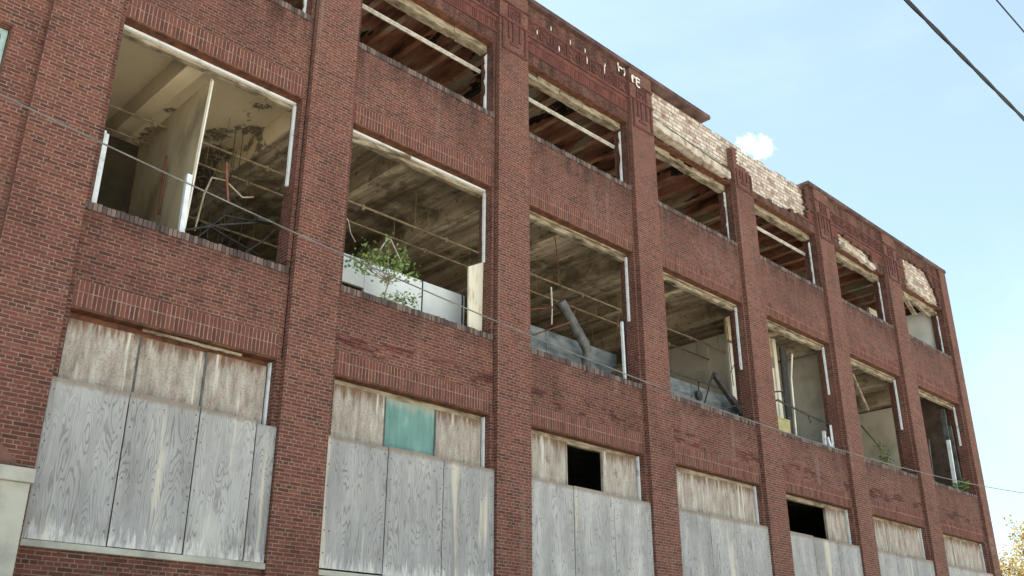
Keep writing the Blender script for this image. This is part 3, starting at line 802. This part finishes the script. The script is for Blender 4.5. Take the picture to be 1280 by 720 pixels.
# seventh bay
thing('leaning_post', 'white post leaning over weeds in the farthest second floor opening', 'post', M['white'],
      lambda m: m.obox((34.05, .32, 8.22), (34.12, .32, 9.98), .12, .06))
def boards(m):
    m.obox((34.45, .5, 8.2), (34.55, .5, 11.2), .16, .05); m.obox((34.8, .42, 8.2), (34.72, .42, 10.6), .12, .05)
    m.obox((33.0, .6, 8.2), (33.15, .6, 9.9), .04, .04)
thing('split_boards', 'dark split boards standing behind the leaning white post', 'board', M['duct'], boards)

# ------------------------------------------------------------------ plants
def leaf(m, p, s, rnd, heart=True):
    a = Vector((rnd.gauss(0, 1), rnd.gauss(0, 1), rnd.gauss(0, .6))).normalized()
    b = a.cross(Vector((rnd.gauss(0, 1), rnd.gauss(0, 1), rnd.gauss(0, 1)))).normalized()
    c = a.cross(b) * .18 * s
    p = Vector(p)
    m.add([p, p + a * s * .35 + b * s * .42 + c, p + a * s, p + a * s * .35 - b * s * .42 + c], [(0, 1, 2), (0, 2, 3)])

def branchy(root, p0, ends, r0, mat, rnd, name='stem'):
    m = MB()
    for q in ends:
        p = Vector(p0); q = Vector(q); mid = p.lerp(q, .5) + Vector((rnd.uniform(-.08, .08), rnd.uniform(-.05, .05), rnd.uniform(0, .08))) * (q - p).length
        m.tube([p, mid, q], r0, 6, r0 * .3)
    return m.build(name, mat, root)

rs = random.Random(3)
sap = tag(empty('sapling', (9.68, .27, 8.12)), 'green leafy sapling growing on the brick sill before the white partition', 'plant')
B = Vector((0, 0, 0)); fork = Vector((.08, -.02, .5))
mm = MB().tube([B, Vector((.02, 0, .25)), fork], .019, 7, .013); 
ends = []
for k in range(15):
    q = Vector((rs.uniform(-.58, .66), rs.uniform(-.34, .34), rs.uniform(.6, 1.25)))
    mid = fork.lerp(q, .5) + Vector((0, 0, -.05)); mm.tube([fork, mid, q], .009, 5, .004); ends.append((mid, q))
for k in range(4):
    q = Vector((rs.uniform(-.1, .75), rs.uniform(-.2, .2), rs.uniform(.1, .3))); mm.tube([B, q], .007, 5, .004); ends.append((q, q + Vector((.05, 0, .05))))
mm.build('stem', M['twig'], sap)
mm = MB()
for k in range(470):
    mid, q = ends[rs.randrange(15)]
    t = rs.uniform(.35, 1.1); p = mid.lerp(q, t) + Vector((rs.gauss(0, .085), rs.gauss(0, .085), rs.gauss(0, .06)))
    leaf(mm, p, rs.uniform(.05, .085), rs)
for k in range(110):
    mid, q = ends[15 + rs.randrange(4)]; p = mid + Vector((rs.gauss(0, .1), rs.gauss(0, .08), rs.gauss(0, .06))); leaf(mm, p, rs.uniform(.05, .085), rs)
for k in range(70):
    leaf(mm, Vector((rs.gauss(-.02, .09), rs.gauss(-.02, .05), rs.gauss(.04, .05))), rs.uniform(.04, .07), rs)
mm.build('foliage', M['leaf'], sap)

def weed(loc, w, h, n, label, size):
    r = empty('weed', loc); tag(r, label, 'plant')
    st = MB(); fo = MB()
    for k in range(7):
        q = Vector((rs.uniform(-w, w), rs.uniform(-.12, .12), rs.uniform(.5, 1) * h)); st.tube([(q.x * .2, 0, 0), q * .6 + Vector((0, 0, .05)), q], .009, 5, .003)
        for j in range(n // 7):
            t = rs.uniform(.3, 1.05); leaf(fo, q * t + Vector((rs.gauss(0, .07), rs.gauss(0, .07), rs.gauss(0, .05))), size * rs.uniform(.7, 1.3), rs)
    st.build('stem', M['twig'], r); fo.build('foliage', M['weed'], r)
weed((29.35, .5, 8.2), .45, .95, 80, 'sparse green weed before the pale wall of the second last opening', .09)
weed((34.25, .22, 8.17), .6, .5, 170, 'low green weeds on the sill of the farthest second floor opening', .1)

# tree beyond the far end of the building
tr = tag(empty('autumn_tree', (56.5, 4.6, 0)), 'orange leaved autumn tree beyond the far corner of the brick building', 'tree')
rt = random.Random(8)
mb = MB().tube([(0, 0, 0), (.1, .05, 2.2), (.0, .1, 4.4), (.1, 0, 8.7)], .3, 10, .1)
tips = []
for k in range(34):
    h = rt.uniform(3.2, 8.5); an = rt.uniform(0, 6.28); L = rt.uniform(1.8, 4.0)
    p = Vector((.05, .05, h)); q = p + Vector((math.cos(an) * L, math.sin(an) * L, rt.uniform(1.2, 3.4)))
    mid = p.lerp(q, .5) + Vector((0, 0, .25)); mb.tube([p, mid, q], .075, 6, .02)
    for j in range(7):
        s = mid.lerp(q, rt.uniform(0, 1)); e = s + Vector((rt.gauss(0, .7), rt.gauss(0, .7), rt.uniform(.2, 1.6))); mb.tube([s, s.lerp(e, .5) + Vector((0, 0, .06)), e], .018, 4, .006)
        tips.append((s, e))
mb.build('trunk', M['bark'], tr)
lf = MB()
for k in range(15000):
    s, e = tips[rt.randrange(len(tips))]
    if e.z > 11 and rt.random() < .7: continue
    p = s.lerp(e, rt.uniform(.1, 1.05)) + Vector((rt.gauss(0, .14), rt.gauss(0, .14), rt.gauss(0, .12))); leaf(lf, p, rt.uniform(.08, .16), rt)
lf.build('crown', M['autumn'], tr)

# ------------------------------------------------------------------ cables over the street
def cable(name, label, pts, r, mat, twist=False):
    m = MB()
    if twist:
        n = 300
        for ph in (0, 3.14):
            q = []
            for k in range(n + 1):
                t = k / n; x = pts[0][0] + (pts[1][0] - pts[0][0]) * t
                sag = -4 * pts[2] * t * (1 - t)
                q.append((x, pts[0][1] + r * .3 * math.cos(x * 3 + ph), pts[0][2] + (pts[1][2] - pts[0][2]) * t + sag + r * .3 * math.sin(x * 3 + ph)))
            m.tube(q, r * .8, 8)
    else: m.tube(pts, r, 8)
    return tag(m.build(name, mat), label, 'cable', 'cables strung along the street')
cable('power_cable', 'thick black twisted cable crossing the sky over the street', [(-25, -8, 12.95), (60, -8, 12.95), .22], .036, M['cable'], True)
cable('power_cable', 'thin black cable nearest the top right corner of the picture', [(x, -8, 15.84 + .0008 * (x - 20) ** 2 * .4) for x in range(-25, 61, 5)], .018, M['cable'])
def wz(x): return 7.62 + .0031 * (x - 21.0) ** 2 if x < 21 else 7.62 + .0028 * (x - 21) ** 2
cable('service_wire', 'grey service wire sagging across the brick front of the building', [(x, -1, wz(x)) for x in [v * 1.0 for v in range(-14, 52)]], .0125, M['wire'])

# ------------------------------------------------------------------ ground, outside the picture
def sheet(name, x0, x1, y0, y1, z, mat):
    return tag(MB().add([(x0, y0, z), (x1, y0, z), (x1, y1, z), (x0, y1, z)], [(0, 1, 2, 3)]).build(name, mat), kind='structure')
sheet('ground', -600, 600, -600, 600, -.16, plain('dry_ground', (.2, .18, .13), (.33, .29, .21), .3))
tag(MB().box(-150, 200, -5.0, -.0, -.155, -.004).build('pavement', plain('pale_concrete', (.34, .32, .28), (.46, .44, .39), .6)), kind='structure')
tag(MB().box(-150, 200, -5.17, -5.003, -.155, .0).build('kerb', M['stone']), kind='structure')
sheet('road', -150, 200, -14.5, -5.17, -.15, plain('pale_bounce_road', (.36, .335, .29), (.48, .45, .4), .8))  # road tone raised to pale concrete, to bounce sunlight up onto the ceilings
tag(MB().box(-150, 200, -14.67, -14.503, -.155, .0).build('kerb', M['stone']), kind='structure')
sheet('bounce_lot', -150, 200, -60, -14.67, -.146, plain('pale_lot', (.5, .455, .38), (.64, .585, .49), .4))  # unseen lot, added pale so it reflects sunlight into the rooms

# ------------------------------------------------------------------ light, sky, camera
EL, AZ = 66.0, -12.0           # sun stands behind the building: the street front is in open shade
sd = Vector((math.sin(R(AZ)) * math.cos(R(EL)), math.cos(R(AZ)) * math.cos(R(EL)), math.sin(R(EL))))
sun = bpy.data.lights.new('sun', 'SUN'); sun.energy = 5; sun.angle = R(.5); sun.color = (1, .95, .87)
so = bpy.data.objects.new('sun', sun); COL.objects.link(so); so.location = (0, 0, 60)
so.rotation_euler = sd.to_track_quat('Z', 'Y').to_euler()

W = bpy.data.worlds.new('World'); S.world = W; W.use_nodes = True
wt = W.node_tree; bg = wt.nodes['Background']
sky = wt.nodes.new('ShaderNodeTexSky'); sky.sky_type = 'NISHITA'; sky.sun_disc = False
sky.sun_elevation = R(EL); sky.sun_rotation = R(AZ); sky.altitude = 100; sky.air_density = 1; sky.dust_density = .4; sky.ozone_density = 1.2
class WT(NT):
    def __init__(s): s.t = wt; s.N = wt.nodes; s.L = wt.links
w = WT()
gen = w.n('ShaderNodeTexCoord').outputs['Generated']
def pix(px, py):
    x = (px - 640) / 1220.9; y = -(py - 360) / 1220.9
    cp, sp = math.cos(.4009), math.sin(.4009); F = cp - sp * y; U = sp + cp * y
    cy, sy = math.cos(.7726), math.sin(.7726)
    return Vector((x * cy + F * sy, F * cy - x * sy, U)).normalized()
def puff(px, py, rad, soft, sc):
    d = w.n('ShaderNodeVectorMath', operation='DISTANCE'); w.put(d.inputs[0], gen); d.inputs[1].default_value = pix(px, py)
    v = w.math('ADD', d.outputs['Value'], w.math('MULTIPLY', w.math('SUBTRACT', w.noise(gen, sc, 6, .6), .5), rad * 2.0))
    return w.math('SUBTRACT', 1, w.band(v, rad * (1 - soft), rad))
c1 = w.math('MAXIMUM', puff(950, 184, .0145, .85, 100), puff(932, 178, .011, .9, 120))
hz = w.math('MULTIPLY', w.band(w.noise(w.scale(gen, (1, 1, 3.2)), 3.2, 6, .6), .48, .72), .55)
c2 = w.math('MULTIPLY', puff(1300, 480, .16, .98, 6), .08)
cf = w.math('MAXIMUM', c1, w.math('MAXIMUM', c2, w.math('MULTIPLY', hz, .08)))
cf = w.math('ADD', .155, w.math('MULTIPLY', cf, .845))
skyc = w.mix(cf, w.mix(1, sky.outputs[0], (1.05, 1.18, 1.05), 'MULTIPLY'), (9.5, 10.2, 10.4))
wt.links.new(skyc, bg.inputs[0]); bg.inputs[1].default_value = .06

cam = bpy.data.cameras.new('camera'); cam.sensor_width = 36; cam.lens = 36 * 1220.9 / 1280; cam.clip_end = 2000; cam.clip_start = .05
co = bpy.data.objects.new('camera', cam); COL.objects.link(co)
co.location = (0, -2.8181 * 4.6, 1.6)
co.rotation_euler = (math.pi / 2 + .4009, 0, -.7726)
S.camera = co
vs = S.view_settings; vs.view_transform = 'Standard'; vs.look = 'None'; vs.gamma = 1; vs.exposure = 1.87
